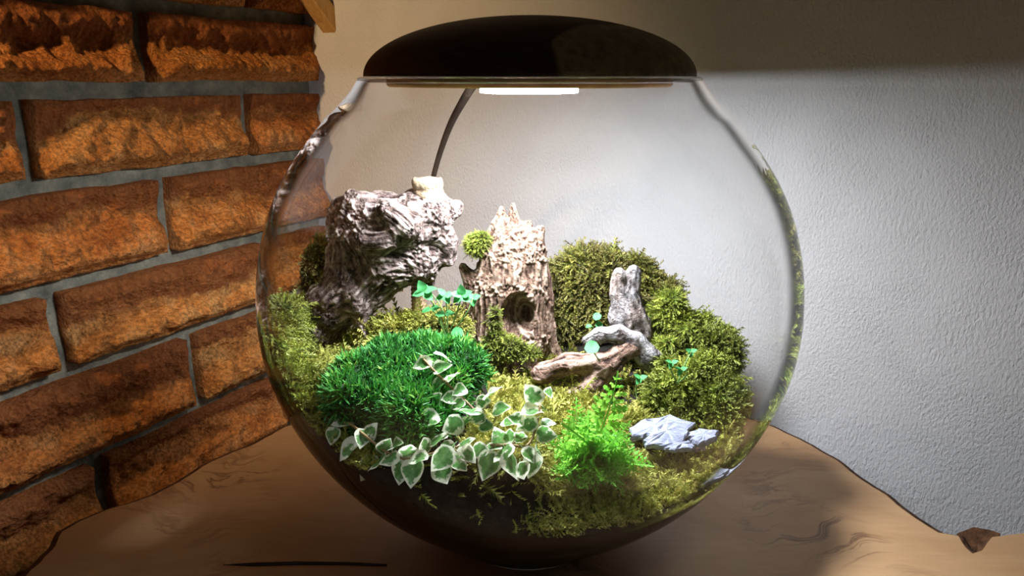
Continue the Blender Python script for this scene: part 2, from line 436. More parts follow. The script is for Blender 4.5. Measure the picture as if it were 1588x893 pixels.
# ------------------------------------------------------------------ live-edge table slab
def table():
    px = [(-60, 1010), (35, 893), (76, 852), (88, 822), (118, 806), (160, 790), (235, 766), (270, 748), (330, 711), (383, 690), (440, 660), (500, 640), (580, 618), (700, 612), (850, 612), (1000, 618), (1100, 634), (1145, 642), (1200, 660), (1260, 688), (1300, 712), (1340, 742), (1385, 772), (1425, 800), (1462, 824), (1490, 830), (1503, 848), (1515, 857), (1530, 852), (1546, 831), (1590, 826), (1680, 822), (1850, 880), (1900, 990)]
    P = np.array([on_plane_z(*p)[:2] for p in px])
    P = np.vstack([P, [[.42, .22], [.30, .12], [-.30, .12], [-.40, .22]]])
    # subdivide + rough up
    Q = []
    for i in range(len(P)):
        a, b = P[i], P[(i + 1) % len(P)]
        n = max(1, int(np.linalg.norm(b - a) / .006))
        for j in range(n): Q.append(a + (b - a) * j / n)
    Q = np.array(Q)
    w = fbm(np.c_[Q * 45, np.zeros(len(Q))], 3)[:, None] * .0035
    c = Q.mean(0); dirn = (Q - c) / np.linalg.norm(Q - c, axis=1)[:, None]
    Q = Q + dirn * w
    n = len(Q); V = []; T = .034
    wob = fbm(np.c_[Q * 60, np.full(n, 4.0)], 3)
    for dz, ins, kk in ((0, .0035, 0), (-.0018, -.0022, 0), (-.010, -.0030, 1), (-.024, .002, 1), (-T, .008, 1)):
        for i in range(n):
            q = Q[i] - dirn[i] * (ins + (wob[i] * .004 if kk else 0)); V.append((q[0], q[1], dz))
    top = [tuple(range(n))]
    F = []
    tb = empty('olive_table', (.03, .45, 0))
    o = obj('table_top', V[:n] + V[4 * n:], [tuple(range(n)), tuple(range(2 * n - 1, n - 1, -1))], MT['table'], smooth=False)
    part(o, tb)
    inc = [(1484, 826), (1492, 838), (1503, 852), (1515, 861), (1530, 855), (1541, 842), (1552, 826), (1535, 818), (1510, 816)]
    I = np.array([on_plane_z(*p) for p in inc]); m_ = len(I); cI = I.mean(0) - [0, 0, .004]
    VI = [cI] + [p - [0, 0, .0006 + .0012 * (k_ % 2)] for k_, p in enumerate(I)] + [p - [0, 0, .028] for p in I]
    FI = [(0, 1 + k_, 1 + (k_ + 1) % m_) for k_ in range(m_)] + [(1 + k_, 1 + m_ + k_, 1 + m_ + (k_ + 1) % m_, 1 + (k_ + 1) % m_) for k_ in range(m_)] + [tuple(range(1 + m_, 1 + 2 * m_))]
    ib = obj('bark_pocket', np.array(VI), FI, MT['bark'], smooth=False); part(ib, tb); ib['label'] = 'dark bark pocket notched into the edge'
    for r in range(4):
        for i in range(n): F.append((r * n + i, (r + 1) * n + i, (r + 1) * n + (i + 1) % n, r * n + (i + 1) % n))
    e = obj('bark_edge', V, F, MT['bark']); part(e, tb); e['label'] = 'dark brown bark edge'
    ck = [on_plane_z(*p) for p in ((346, 876), (390, 873), (460, 871), (540, 872), (600, 875), (600, 878), (530, 876), (460, 876), (390, 878))]
    Vc = [c + [0, 0, .0004] for c in ck] + [c - [0, 0, .003] for c in ck]; nc = len(ck)
    oc = obj('crack', Vc, [tuple(range(nc))[::-1], tuple(range(nc, 2 * nc))] + [(i, (i + 1) % nc, nc + (i + 1) % nc, nc + i) for i in range(nc)], mat_plain('crack_filler', (.01, .005, .003), (.03, .014, .007)), smooth=False); part(oc, tb); oc['label'] = 'dark thin crack'
    for x, y in ((-.22, .24), (.26, .24), (-.14, .58), (.18, .58)):
        Vt, Ft = tube([(x, y, -.03), (x, y, FLOOR_Z)], .022, 12, 2)
        part(obj('leg', Vt, Ft, MT['table']), tb)
    tag(tb, 'live-edge olive wood slab table in the corner carrying the glass bowl', 'table')
table()

# ------------------------------------------------------------------ glass bowl
BX, BY = .011, .494
ZP = np.array([0.0, .004, .016, .033, .049, .065, .082, .098, .115, .131, .147, .164, .18, .196, .213, .229, .246, .262, .278, .290, .300, .308, .315, .3235])
RP = np.array([.058, .062, .076, .0975, .1165, .1325, .1457, .1564, .1649, .1714, .176, .1787, .1791, .1782, .1759, .172, .1663, .1583, .1476, .1380, .1285, .1205, .1135, .1080])
GT = .0032
def rin(z): return np.interp(z, ZP, RP) - GT
def bowl():
    zs = np.concatenate([np.linspace(.0, .30, 60), np.linspace(.303, .3235, 10)])
    # smooth profile
    r = np.interp(zs, ZP, RP)
    for _ in range(3): r[1:-1] = .25 * r[:-2] + .5 * r[1:-1] + .25 * r[2:]
    outer = [(1e-5, .0005)] + [(a, b + .0005) for a, b in zip(r, zs)]
    lip = [(r[-1] - .0006, .3245), (r[-1] - .0016, .3248), (r[-1] - .0026, .3245)]
    inner = [(a - GT, max(b, .0085)) for a, b in zip(r[::-1], zs[::-1]) if b > .008] + [(1e-5, .0085)]
    V, F = lathe(outer + lip + inner, 144)
    o = obj('glass_bowl', V, F, MT['glass'], loc=(BX, BY, 0))
    n = 8; prof = [(RP[-1] - .0016 + .0021 * math.cos(2 * math.pi * k_ / n), .3236 + .0016 * math.sin(2 * math.pi * k_ / n)) for k_ in range(n)]
    V, F = lathe(prof, 144, True); r_ = obj('rim', V, F, mat_rim(), o); r_['label'] = 'polished glass rim'
    tag(o, 'large round clear glass bowl terrarium with an open straight-cut rim', 'bowl')
bowl()
def clampV(V, m=.0012, foot=None):
    d = V[:, :2] - [BX, BY]; r = np.hypot(d[:, 0], d[:, 1]); lim = rin(V[:, 2]) - m
    k = np.where(r > lim, lim / np.maximum(r, 1e-6), 1.0)
    V = V.copy(); V[:, 0] = BX + d[:, 0] * k; V[:, 1] = BY + d[:, 1] * k
    return V

# ------------------------------------------------------------------ domed wooden lamp lid
def lamp():
    e = empty('domed_lamp_lid', (BX, BY, .3255))
    tag(e, 'dark domed wooden lamp lid with a built-in white light on the bowl rim', 'lamp')
    R, H = .1045, .0362
    prof = [(R * math.cos(a) ** .96 if a < 1.57 else 0, H * math.sin(a)) for a in np.linspace(0, math.pi / 2, 28)]
    prof = [(1e-5, 0)] + prof
    V, F = lathe(prof, 120); o = obj('dome', V, F, mat_dome(), e)
    m = M('pale_olive_ring'); v = m.coord((1, 1, 6))
    col = m.ramp(m.noise(v, 50, 4), [(.3, (.45, .20, .06)), (.7, (.75, .42, .15))])
    V, F = lathe([(1e-5, -.0002), (.0905, -.0002), (.0905, -.0050), (.089, -.0062), (1e-5, -.0062)], 96)
    o = obj('mounting_ring', V, F, m.done(m.bsdf(col, .5)), e); o['label'] = 'orange-brown wooden ring under the dome'
    V, F = lathe([(.0315, -.0064), (.0315, -.0098)], 48)
    obj('light_strip', V, F, mat_emit('led_strip', LED_COLOR, LED_SIDE), e)['label'] = 'bright white light strip around the lamp'
    V, F = lathe([(.0310, -.0100), (.024, -.0104), (1e-5, -.0104)], 48)
    obj('light_lens', V, F, mat_emit('led_lens', LED_COLOR, LED_DOWN), e)['label'] = 'glowing white lens'
lamp()
def cord():
    pts = [at(735, 130, .600), at(722, 150, .604), at(700, 190, .640), at(684, 232, .664), at(672, 275, .678), at(655, 350, .692), at(640, 440, .700)]
    pts += [np.array([-.078, .700, .03]), np.array([-.055, .705, .006]), np.array([.0, .71, .004]), np.array([.05, .705, .004])]
    V, F = tube(pts, [.0036, .0034, .003, .0026, .0024, .0022, .002, .002, .002, .002, .002], 10, 50)
    tag(obj('lamp_cord', V, F, mat_plain('brown_cord', (.03, .017, .01), (.055, .032, .018), 200)), 'dark brown cord hanging from the lamp lid behind the bowl', 'cord')
cord()

# ------------------------------------------------------------------ ground inside the bowl
def ground(x, y, detail=True):
    x = np.asarray(x, float); y = np.asarray(y, float)
    zr = .083 + .12 * (y - .36)
    zl = .121 + .025 * (y - .38)
    sh = -.046 * sstep(.385, .445, y)
    w = 1 - sstep(-.004 + sh, .040 + sh, x + .008 * np.sin(y * 60))
    edge = .352 + .010 * sstep(-.07, -.02, x)
    bank = sstep(edge - .014, edge + .006, y)
    z = zr + (zl - zr) * w * bank
    z = z + .026 * sstep(-.085, -.150, x) * (1 - sstep(.44, .50, y))
    z = np.minimum(z, .165)
    if detail:
        p = np.stack([x, y, np.zeros_like(x)], -1)
        z = z + .004 * fbm(p * 45, 3) + .002 * fbm(p * 150 + 4, 2)
    return z
def soil():
    na, nr = 128, 46; V = []; F = []
    A = np.linspace(0, 2 * math.pi, na, endpoint=False)
    Rm = np.full(na, .15)
    for _ in range(30):
        z = ground(BX + Rm * np.cos(A), BY + Rm * np.sin(A)); Rm = .5 * Rm + .5 * (rin(z) - .0009)
    for i in range(nr + 1):
        r = Rm * (i / nr); x = BX + r * np.cos(A); y = BY + r * np.sin(A); z = ground(x, y)
        V.append(np.stack([x, y, z], -1))
    zt = V[-1][:, 2]
    for t in np.linspace(0, 1, 14)[1:]:
        z = zt * (1 - t) + .0105 * t; r = rin(z) - .0009 - (.004 if t == 1 else 0)
        V.append(np.stack([BX + r * np.cos(A), BY + r * np.sin(A), z], -1))
    n = len(V); V = np.vstack(V)
    i = np.arange(n - 1)[:, None] * na; k = np.arange(na)[None]
    F = np.stack([i + k, i + na + k, i + na + (k + 1) % na, i + (k + 1) % na], -1).reshape(-1, 4)
    o = obj('soil', V, F[:, ::-1].copy(), None)
    m = M('dark_soil'); v = m.coord()
    col = m.ramp(m.noise(v, 150, 5, .7), [(.35, (.006, .005, .004)), (.6, (.022, .016, .011)), (.78, (.07, .05, .03))])
    o.data.materials.append(m.done(m.bsdf(col, .8, m.bump(m.noise(v, 260, 5, .7), .9, .004), .2)))
    bm = bmesh.new(); bm.from_mesh(o.data); bmesh.ops.recalc_face_normals(bm, faces=bm.faces); bm.to_mesh(o.data); bm.free()
    tag(o, 'dark damp soil filling the bottom of the glass bowl', 'soil', None, 'stuff')
soil()

# ------------------------------------------------------------------ driftwood from a distance field
def surface_nets(D, org, h):
    s = D < 0
    c = [s[i:s.shape[0] - 1 + i, j:s.shape[1] - 1 + j, k:s.shape[2] - 1 + k] for i in (0, 1) for j in (0, 1) for k in (0, 1)]
    cnt = sum(a.astype(int) for a in c); act = (cnt > 0) & (cnt < 8)
    idx = -np.ones(act.shape, int); ijk = np.argwhere(act); idx[act] = np.arange(len(ijk))
    acc = np.zeros((len(ijk), 3)); num = np.zeros(len(ijk))
    corners = [(i, j, k) for i in (0, 1) for j in (0, 1) for k in (0, 1)]
    for a in range(8):
        for b in range(a + 1, 8):
            ca, cb = np.array(corners[a]), np.array(corners[b])
            if abs(ca - cb).sum() != 1: continue
            da = D[tuple((ijk + ca).T)]; db = D[tuple((ijk + cb).T)]
            m = (da < 0) != (db < 0); t = np.where(m, da / np.where(m, da - db, 1), 0)
            acc += np.where(m[:, None], ca + t[:, None] * (cb - ca), 0); num += m
    V = org + h * (ijk + acc / num[:, None])
    F = []
    for ax in range(3):
        u, w = [(1, 2), (2, 0), (0, 1)][ax]
        sl0 = [slice(None)] * 3; sl1 = [slice(None)] * 3
        sl0[ax] = slice(0, -1); sl1[ax] = slice(1, None)
        ch = s[tuple(sl0)] != s[tuple(sl1)]
        e = np.argwhere(ch); ok = (e[:, u] > 0) & (e[:, w] > 0) & (e[:, u] < D.shape[u] - 1) & (e[:, w] < D.shape[w] - 1)
        e = e[ok]; q = []
        for du, dw in ((0, 0), (1, 0), (1, 1), (0, 1)):
            p = e.copy(); p[:, u] -= du; p[:, w] -= dw; q.append(idx[tuple(p.T)])
        q = np.stack(q, -1); flip = s[tuple(e.T)]
        q[flip] = q[flip][:, ::-1]
        F.append(q)
    F = np.vstack(F); F = F[(F >= 0).all(1)][:, ::-1].copy()
    lab = np.arange(len(V))
    for _ in range(400):                     # keep the largest connected piece
        mn = lab[F].min(1); new = lab.copy()
        for c_ in range(4): np.minimum.at(new, F[:, c_], mn)
        new = new[new]
        if (new == lab).all(): break
        lab = new
    big = np.bincount(lab[F[:, 0]]).argmax(); F = F[lab[F[:, 0]] == big]
    use, inv = np.unique(F, return_inverse=True)
    return V[use], inv.reshape(F.shape)

def driftwood(name, chains, mat, Y, h=.0014, k=.006, grain=(9, 60), amp=.0022, lump=(70, .003), carve=None, flat=1.0, parent=None, isos=(230, 230, 150)):
    """chains: lists of (px, py, radius_px[, dY]) laid at depth Y; smooth union, then grain along each limb."""
    segs = []
    for ch in chains:
        pr = []
        for c in ch:
            y = Y + (c[3] if len(c) > 3 else 0); P = at(c[0], c[1], y); pr.append((P, c[2] * mpp(P)))
        s0 = 0
        for (a, ra), (b, rb) in zip(pr[:-1], pr[1:]):
            segs.append((a, b, ra, rb, s0)); s0 += np.linalg.norm(b - a)
    pad = max(max(s[2], s[3]) for s in segs) + .008
    A = np.array([s[0] for s in segs] + [s[1] for s in segs]); lo = A.min(0) - pad; hi = A.max(0) + pad
    n = np.ceil((hi - lo) / h).astype(int)
    G = np.stack(np.meshgrid(*[lo[i] + h * np.arange(n[i]) for i in range(3)], indexing='ij'), -1)
    def dist(P, s, full=False):
        a, b, ra, rb, s0 = s; ab = b - a
        t = np.clip(((P - a) @ ab) / (ab @ ab), 0, 1)
        q = P - a - t[..., None] * ab; q = q * [1, 1 / flat, 1]; d = np.sqrt((q * q).sum(-1)) - (ra + (rb - ra) * t)
        return (d, t, q) if full else d
    D = None
    for s in segs:
        d = dist(G, s)
        if D is None: D = d
        else:
            hh = np.clip(.5 + .5 * (D - d) / k, 0, 1); D = D * (1 - hh) + d * hh - k * hh * (1 - hh)
    if carve: D = carve(G, D)
    D = D + fbm(G * lump[0], 2) * lump[1]
    V, F = surface_nets(D, lo, h)
    # grain
    best = np.full(len(V), 1e9); E = np.zeros((len(V), 3)); Tt = np.zeros(len(V)); R = np.zeros(len(V))
    for s in segs:
        d, t, q = dist(V, s, True); m = d < best
        best = np.where(m, d, best); L = np.linalg.norm(s[1] - s[0])
        qn = q / (np.linalg.norm(q, axis=1)[:, None] + 1e-9); E[m] = qn[m]; Tt[m] = (s[4] + t * L)[m]; R[m] = (s[2] + (s[3] - s[2]) * t)[m]
    rr = np.clip(R, .004, .03)[:, None]
    ang = E * rr * (1000 / grain[0]) ; tw = Tt[:, None] * np.array([[.4, .7, 1.0]]) * grain[1]
    warp = fbm(V * 60, 2)[:, None] * .8
    g1 = fbm(ang + tw * .35 + warp, 3); ridge = 1 - np.abs(g1) * 2.2
    g2 = fbm(ang * 2.7 + tw * .6 + warp + 9, 3)
    iso = fbm(V * isos, 3)
    a = np.clip(R / .02, .25, 1)
    disp = amp * a * (.9 * g1 - .6 * np.clip(ridge - .55, 0, 1) * 1.6 + .5 * g2 + .32 * iso)
    me_n = vnormals(V, F)
    V = V + me_n * disp[:, None]
    groove = np.clip(.52 + .42 * g1 + .30 * g2 + .3 * iso - .35 * np.clip(ridge - .6, 0, 1) * 2, 0, 1)
    V = clampV(V, .002)
    return obj(name, V, F, mat, parent, attrs={'groove': groove})
def vnormals(V, F):
    fn = np.cross(V[F[:, 2]] - V[F[:, 0]], V[F[:, 3]] - V[F[:, 1]]); N = np.zeros_like(V)
    for i in range(4): np.add.at(N, F[:, i], fn)
    return N / (np.linalg.norm(N, axis=1)[:, None] + 1e-12)

W_GREY = mat_wood('weathered_root_wood', (.022, .013, .010), (.16, .115, .096), (.43, .36, .32))
W_PALE = mat_wood('pale_stump_wood', (.045, .02, .012), (.22, .14, .095), (.43, .325, .24))
W_SILV = mat_wood('silvery_driftwood', (.035, .025, .02), (.23, .18, .15), (.55, .48, .43), grey=(.46, .44, .44))
W_BROWN = mat_wood('brown_root_wood', (.03, .015, .01), (.23, .14, .10), (.48, .35, .27))
W_SAWN = mat_wood('sawn_end_wood', (.10, .06, .03), (.28, .20, .12), (.42, .33, .21))

root = driftwood('driftwood_root', [
    [(540, 338, 30), (580, 352, 44), (625, 350, 46), (668, 338, 36)],
    [(548, 318, 22, -.004), (590, 318, 20, .01), (632, 322, 18), (664, 312, 26)],
    [(556, 360, 44), (590, 412, 44), (556, 446, 40), (520, 474, 37), (495, 505, 32), (484, 545, 24), (470, 566, 14)],
    [(600, 400, 46), (645, 408, 34), (676, 398, 20)],
    [(520, 345, 12), (524, 312, 10)],
    [(545, 380, 34), (540, 430, 36), (508, 466, 34), (492, 510, 29), (486, 556, 26), (466, 580, 14)], [(492, 530, 24), (520, 572, 14)],
    [(570, 455, 28, -.004), (562, 478, 13, -.012), (558, 505, 8, -.014), (570, 528, 6, -.016)],
    [(530, 466, 24, -.004), (553, 470, 16, -.012)],
    [(668, 350, 28), (690, 375, 18), (694, 398, 13)],
    [(672, 340, 24), (703, 326, 12), (712, 322, 8)],
    [(640, 400, 24), (664, 424, 10), (668, 440, 6)],
    [(600, 330, 18, -.018), (636, 352, 20, -.020)], [(570, 375, 18, -.018), (608, 372, 16, -.022)],
], W_GREY, .542, h=.0011, grain=(3.2, 30), amp=.0024, lump=(95, .0026), flat=.9)
tag(root, 'big gnarled grey driftwood root arching over the left side, knobbly top', 'driftwood')
def stub():
    P = at(664, 316, .542); Q = at(664, 277, .542); r = 23 * mpp(P)
    V = []; F = []; n = 20
    prof = [(0, .92), (.35, .98), (.52, 1.02), (.60, .93), (.68, 1.03), (.86, 1.06), (.96, 1.0), (1, .9)]
    for t, s in prof:
        for k_ in range(n):
            a = 2 * math.pi * k_ / n; rr = r * s * (1 + .06 * math.sin(3 * a + 4 * t) + .05 * math.sin(7 * a))
            V.append((P[0] + rr * math.cos(a), P[1] + rr * math.sin(a), P[2] + (Q[2] - P[2]) * t + .0008 * math.sin(5 * a)))
    for i in range(len(prof) - 1):
        for k_ in range(n): F.append((i * n + k_, i * n + (k_ + 1) % n, (i + 1) * n + (k_ + 1) % n, (i + 1) * n + k_))
    F.append(tuple(range((len(prof) - 1) * n, len(prof) * n)))
    F.append(tuple(range(n))[::-1])
    o = obj('sawn_stub', V, F, W_SAWN, attrs={'groove': .6 + .3 * fbm(np.array(V) * 300, 2)})
    o.parent = root; o['label'] = 'pale ringed stub on top'
stub()
def cavity(G, D):
    c = at(806, 500, .520); m = mpp(c)
    q = (G - c) / np.array([33 * m, .030, 46 * m]); d = (np.sqrt((q * q).sum(-1)) - 1) * 33 * m
    return np.maximum(D, -d)
stump = driftwood('broken_stump', [
    [(788, 585, 58), (790, 520, 62), (790, 450, 58), (796, 400, 50), (800, 384, 40)],
    [(770, 400, 22), (774, 356, 15), (778, 324, 6)],
    [(794, 396, 20), (797, 352, 12), (795, 318, 5)],
    [(818, 404, 22), (828, 376, 15), (838, 356, 8)],
    [(806, 392, 15), (815, 358, 9), (820, 346, 5)],
    [(748, 470, 22), (735, 440, 16), (718, 415, 7)], [(738, 500, 18), (730, 470, 13)],
    [(740, 520, 18), (740, 560, 15), (748, 590, 14)],
    [(760, 570, 26, -.012), (800, 592, 20, -.02), (835, 590, 14, -.024)],
    [(838, 470, 20), (852, 510, 11), (862, 545, 8), (848, 566, 7)],
    [(745, 580, 18, -.01), (770, 606, 14, -.02), (800, 622, 8, -.026)],
    [(836, 390, 10), (842, 430, 12), (846, 470, 14)],
], W_PALE, .555, h=.0011, k=.004, grain=(3.0, 8), amp=.0026, lump=(80, .0012), carve=cavity, flat=.75, isos=(240, 240, 50))
tag(stump, 'pale splintered tree stump with jagged tips and a mossy hollow in the middle', 'driftwood')
s3 = driftwood('forked_stub', [[(960, 426, 11), (959, 455, 14), (964, 492, 20), (970, 520, 22)], [(983, 421, 11), (980, 450, 12), (984, 490, 18), (1000, 518, 15)], [(1000, 500, 11), (1004, 525, 10)]], W_SILV, .545, k=.002, grain=(5, 14), amp=.0018, lump=(120, .0012))
tag(s3, 'short upright forked driftwood stub in front of the back moss', 'driftwood')
s4 = driftwood('arched_driftwood', [[(908, 528, 7), (930, 520, 10), (960, 518, 12), (985, 530, 14), (1002, 552, 15), (1006, 574, 9), (1002, 590, 4)], [(1000, 552, 10), (1024, 556, 7)]], W_SILV, .515, h=.001, grain=(4, 10), amp=.0016, lump=(120, .0010))
tag(s4, 'silver-grey driftwood twig bent into an arch over the log', 'driftwood')
s5 = driftwood('driftwood_log', [[(842, 578, 17), (880, 566, 17), (925, 562, 14), (962, 548, 11)], [(975, 540, 12), (948, 566, 15), (915, 598, 20), (888, 622, 27), (866, 652, 26)], [(900, 612, 18), (860, 610, 16)], [(968, 542, 10), (990, 545, 8)]], W_BROWN, .512, h=.0011, grain=(6, 16), amp=.0022, lump=(90, .002))
tag(s5, 'brown branching log lying low at the foot of the stump', 'driftwood')
def peg():
    a = at(651, 512, .545); b = at(651, 446, .545); r = 11 * mpp(a); n = 14; V = []; F = []
    m_ = 26
    for i in range(m_ + 1):
        t = i / m_; rr = r * (1 + (.10 if i % 2 else -.08))
        for k_ in range(n):
            g = 2 * math.pi * k_ / n; V.append((a[0] + rr * math.cos(g), a[1] + rr * math.sin(g), a[2] - .004 + (b[2] - a[2] + .004) * t))
    for i in range(m_):
        for k_ in range(n): F.append((i * n + k_, i * n + (k_ + 1) % n, (i + 1) * n + (k_ + 1) % n, (i + 1) * n + k_))
    F.append(tuple(range(m_ * n, (m_ + 1) * n))); F.append(tuple(range(n))[::-1])
    tag(obj('ribbed_peg', V, F, mat_plain('tan_peg', (.26, .16, .09), (.42, .29, .17), 120)), 'tan ribbed peg standing under the arch of the grey root', 'peg')
peg()

# ------------------------------------------------------------------ moss
def frond_cloud(P, N, L, nl=5, spread=.8, droop=.35, width=.25, seed=0, tint=None, stemw=.035):
    """little feathery shoots: a stem strip with pairs of leaflets"""
    rg = np.random.default_rng(seed); n = len(P)
    d = N + spread * rg.normal(size=(n, 3)) * [1, 1, .7]; d /= np.linalg.norm(d, axis=1)[:, None]
    s = np.cross(d, rg.normal(size=(n, 3))); s /= np.linalg.norm(s, axis=1)[:, None]
    b = rg.normal(size=(n, 3)) * .5 + [0, 0, -.6]
    L = L * rg.uniform(.5, 1.25, n) * np.where(rg.random(n) < .06, 1.7, 1.0)
    T = []; Fa = []                         # template (t, side, fold)
    ns = 3
    for i in range(ns + 1):
        t = i / ns; T += [(t, -stemw * (1 - .6 * t), 0), (t, stemw * (1 - .6 * t), 0)]
    for i in range(ns):
        a = 2 * i; Fa += [(a, a + 1, a + 3), (a, a + 3, a + 2)]
    for j in range(nl):
        t = (j + .6) / (nl + .3); ln = width * (1 - .55 * t) * (1 if j else .8)
        for sg in (-1, 1):
            q = len(T); T += [(t - .05, sg * stemw * .5, 0), (t + .10, sg * stemw * .5, 0), (t + .13 + .06 * (j % 2), sg * ln, .10)]
            Fa.append((q, q + 1, q + 2) if sg > 0 else (q + 1, q, q + 2))
    T = np.array(T); Fa = np.array(Fa); m = len(T)
    f = np.cross(d, s)
    t = T[:, 0][None, :, None]; w = T[:, 1][None, :, None]; fo = T[:, 2][None, :, None]; LL = L[:, None, None]
    V = P[:, None] + LL * (d[:, None] * t + b[:, None] * (droop * t * t) + s[:, None] * w + f[:, None] * fo)
    F = (Fa[None] + (np.arange(n) * m)[:, None, None]).reshape(-1, 3)
    tn = rg.random(n) if tint is None else tint
    return V.reshape(-1, 3), F, np.repeat(tn, m), np.tile(T[:, 0], n)
def sample_mesh(V, F, n, rg):
    T = np.vstack([F[:, [0, 1, 2]], F[:, [0, 2, 3]]]) if F.shape[1] == 4 else F
    a, b, c = V[T[:, 0]], V[T[:, 1]], V[T[:, 2]]; N = np.cross(b - a, c - a); A = np.linalg.norm(N, axis=1)
    i = rg.choice(len(T), n, p=A / A.sum()); u, v = rg.random(n), rg.random(n); m = u + v > 1; u[m], v[m] = 1 - u[m], 1 - v[m]
    return a[i] + (b - a)[i] * u[:, None] + (c - a)[i] * v[:, None], N[i] / (A[i][:, None] + 1e-12)
MOSS_DARK = mat_moss('olive_moss', [(0, (.030, .026, .008)), (.4, (.075, .085, .015)), (.75, (.15, .17, .025)), (1, (.28, .26, .05))], (.25, .20, .05))
MOSS_GREEN = mat_moss('green_moss', [(0, (.035, .045, .008)), (.45, (.11, .16, .02)), (.8, (.22, .29, .03)), (1, (.38, .40, .06))], (.35, .36, .06))
MOSS_GOLD = mat_moss('golden_moss', [(0, (.06, .055, .01)), (.4, (.18, .21, .025)), (.75, (.31, .34, .045)), (1, (.46, .39, .10))], (.5, .46, .12))
PEAT = mat_plain('brown_peat', (.016, .012, .005), (.05, .04, .012), 150, .95, .9, .003, .1)
def mound(label, blobs, Y, mat, n, L, seed, h=.0026, lump=(46, .015), name='moss_mound', spread=.75, nl=5):
    segs = []
    for bl in blobs:
        y = Y + (bl[4] if len(bl) > 4 else 0); P = at(bl[0], bl[1], y); m = mpp(P)
        segs.append((P, np.array([bl[2] * m, min(bl[2], bl[3]) * m * .85 if len(bl) < 6 else bl[5], bl[3] * m])))
    lo = np.min([p - r for p, r in segs], 0) - .014; hi = np.max([p + r for p, r in segs], 0) + .014
    nn = np.ceil((hi - lo) / h).astype(int)
    G = np.stack(np.meshgrid(*[lo[i] + h * np.arange(nn[i]) for i in range(3)], indexing='ij'), -1)
    D = None
    for P, r in segs:
        q = (G - P) / r; d = (np.sqrt((q * q).sum(-1)) - 1) * r.min()
        if D is None: D = d
        else:
            kk = .012; hh = np.clip(.5 + .5 * (D - d) / kk, 0, 1); D = D * (1 - hh) + d * hh - kk * hh * (1 - hh)
    D = D + fbm(G * lump[0], 3) * lump[1]
    V, F = surface_nets(D, lo, h); V = clampV(V, .004)
    core = obj(name, V, F, PEAT)
    rg = np.random.default_rng(seed)
    P, N = sample_mesh(V, F, n * 2, rg)
    keep = (P[:, 2] > ground(P[:, 0], P[:, 1], False) - .004) & ((N @ np.array([0, -.8, .5]) > -.35))
    P, N = P[keep][:n], N[keep][:n]
    # tint: brighter on crests, browner towards patches
    tn = np.clip(.42 + .75 * fbm(P * 60, 3) + rg.normal(size=len(P)) * .26, 0, 1)
    Vf, Ff, ti, al = frond_cloud(P, N * .9 + [0, 0, .35], L, nl, spread, seed=seed, tint=tn)
    fr = obj('fronds', clampV(Vf), Ff, mat, core, smooth=False, attrs={'tint': ti, 'along': al})
    fr['kind'] = 'stuff'
    tag(core, label, 'moss')
    return core
mound('tall olive-brown moss mound behind the stump, at the back of the bowl', [(905, 446, 52, 56), (878, 500, 50, 58), (950, 490, 60, 62), (1000, 455, 20, 30), (1010, 480, 40, 44), (940, 560, 80, 50)], .605, MOSS_DARK, 13000, .0075, 11)
mound('large dark green moss hill on the right against the glass', [(1054, 484, 20, 30), (1084, 518, 34, 32), (1108, 556, 32, 36), (1050, 570, 44, 56), (1116, 578, 34, 46, -.03), (1100, 600, 44, 46, -.045, .022), (1046, 606, 42, 44, -.055, .022), (1080, 630, 50, 26, -.065, .018), (1018, 515, 20, 40, .04), (1004, 466, 14, 20, .05)], .545, MOSS_GREEN, 21000, .0068, 12, lump=(44, .015))
mound('shaded moss mound high on the left behind the grey root', [(488, 404, 30, 30), (455, 440, 34, 46), (436, 480, 30, 50), (470, 500, 46, 50)], .560, MOSS_DARK, 8000, .0070, 13)
mound('low moss bank on the far left squeezed between glass and root', [(426, 540, 16, 28, -.03, .022), (440, 575, 20, 28, -.04, .022), (428, 508, 20, 30, .02, .028), (432, 512, 20, 28, .045, .03), (436, 510, 22, 28, .07, .028), (470, 615, 28, 20, -.05, .02)], .455, MOSS_GREEN, 8500, .0068, 14, lump=(60, .006))
mound('small round moss tuft perched on the left shoulder of the stump', [(742, 370, 14, 7), (738, 386, 9, 9)], .548, MOSS_GREEN, 1700, .0028, 15, h=.0016, lump=(90, .0015), name='moss_tuft')
mound('bright moss pad filling the hollow of the stump', [(768, 500, 7, 24), (782, 534, 18, 9), (815, 548, 24, 6), (824, 464, 8, 4)], .526, MOSS_GREEN, 1700, .0036, 16, h=.0016, lump=(90, .002), name='moss_pad')
mound('dry brown moss patch under the arch beside the ribbed peg', [(640, 520, 46, 20), (690, 510, 36, 20), (600, 522, 40, 18), (700, 462, 26, 28, .06), (700, 490, 26, 24, .05)], .535, MOSS_GOLD, 3000, .0080, 17, h=.002, lump=(80, .003), name='moss_patch')

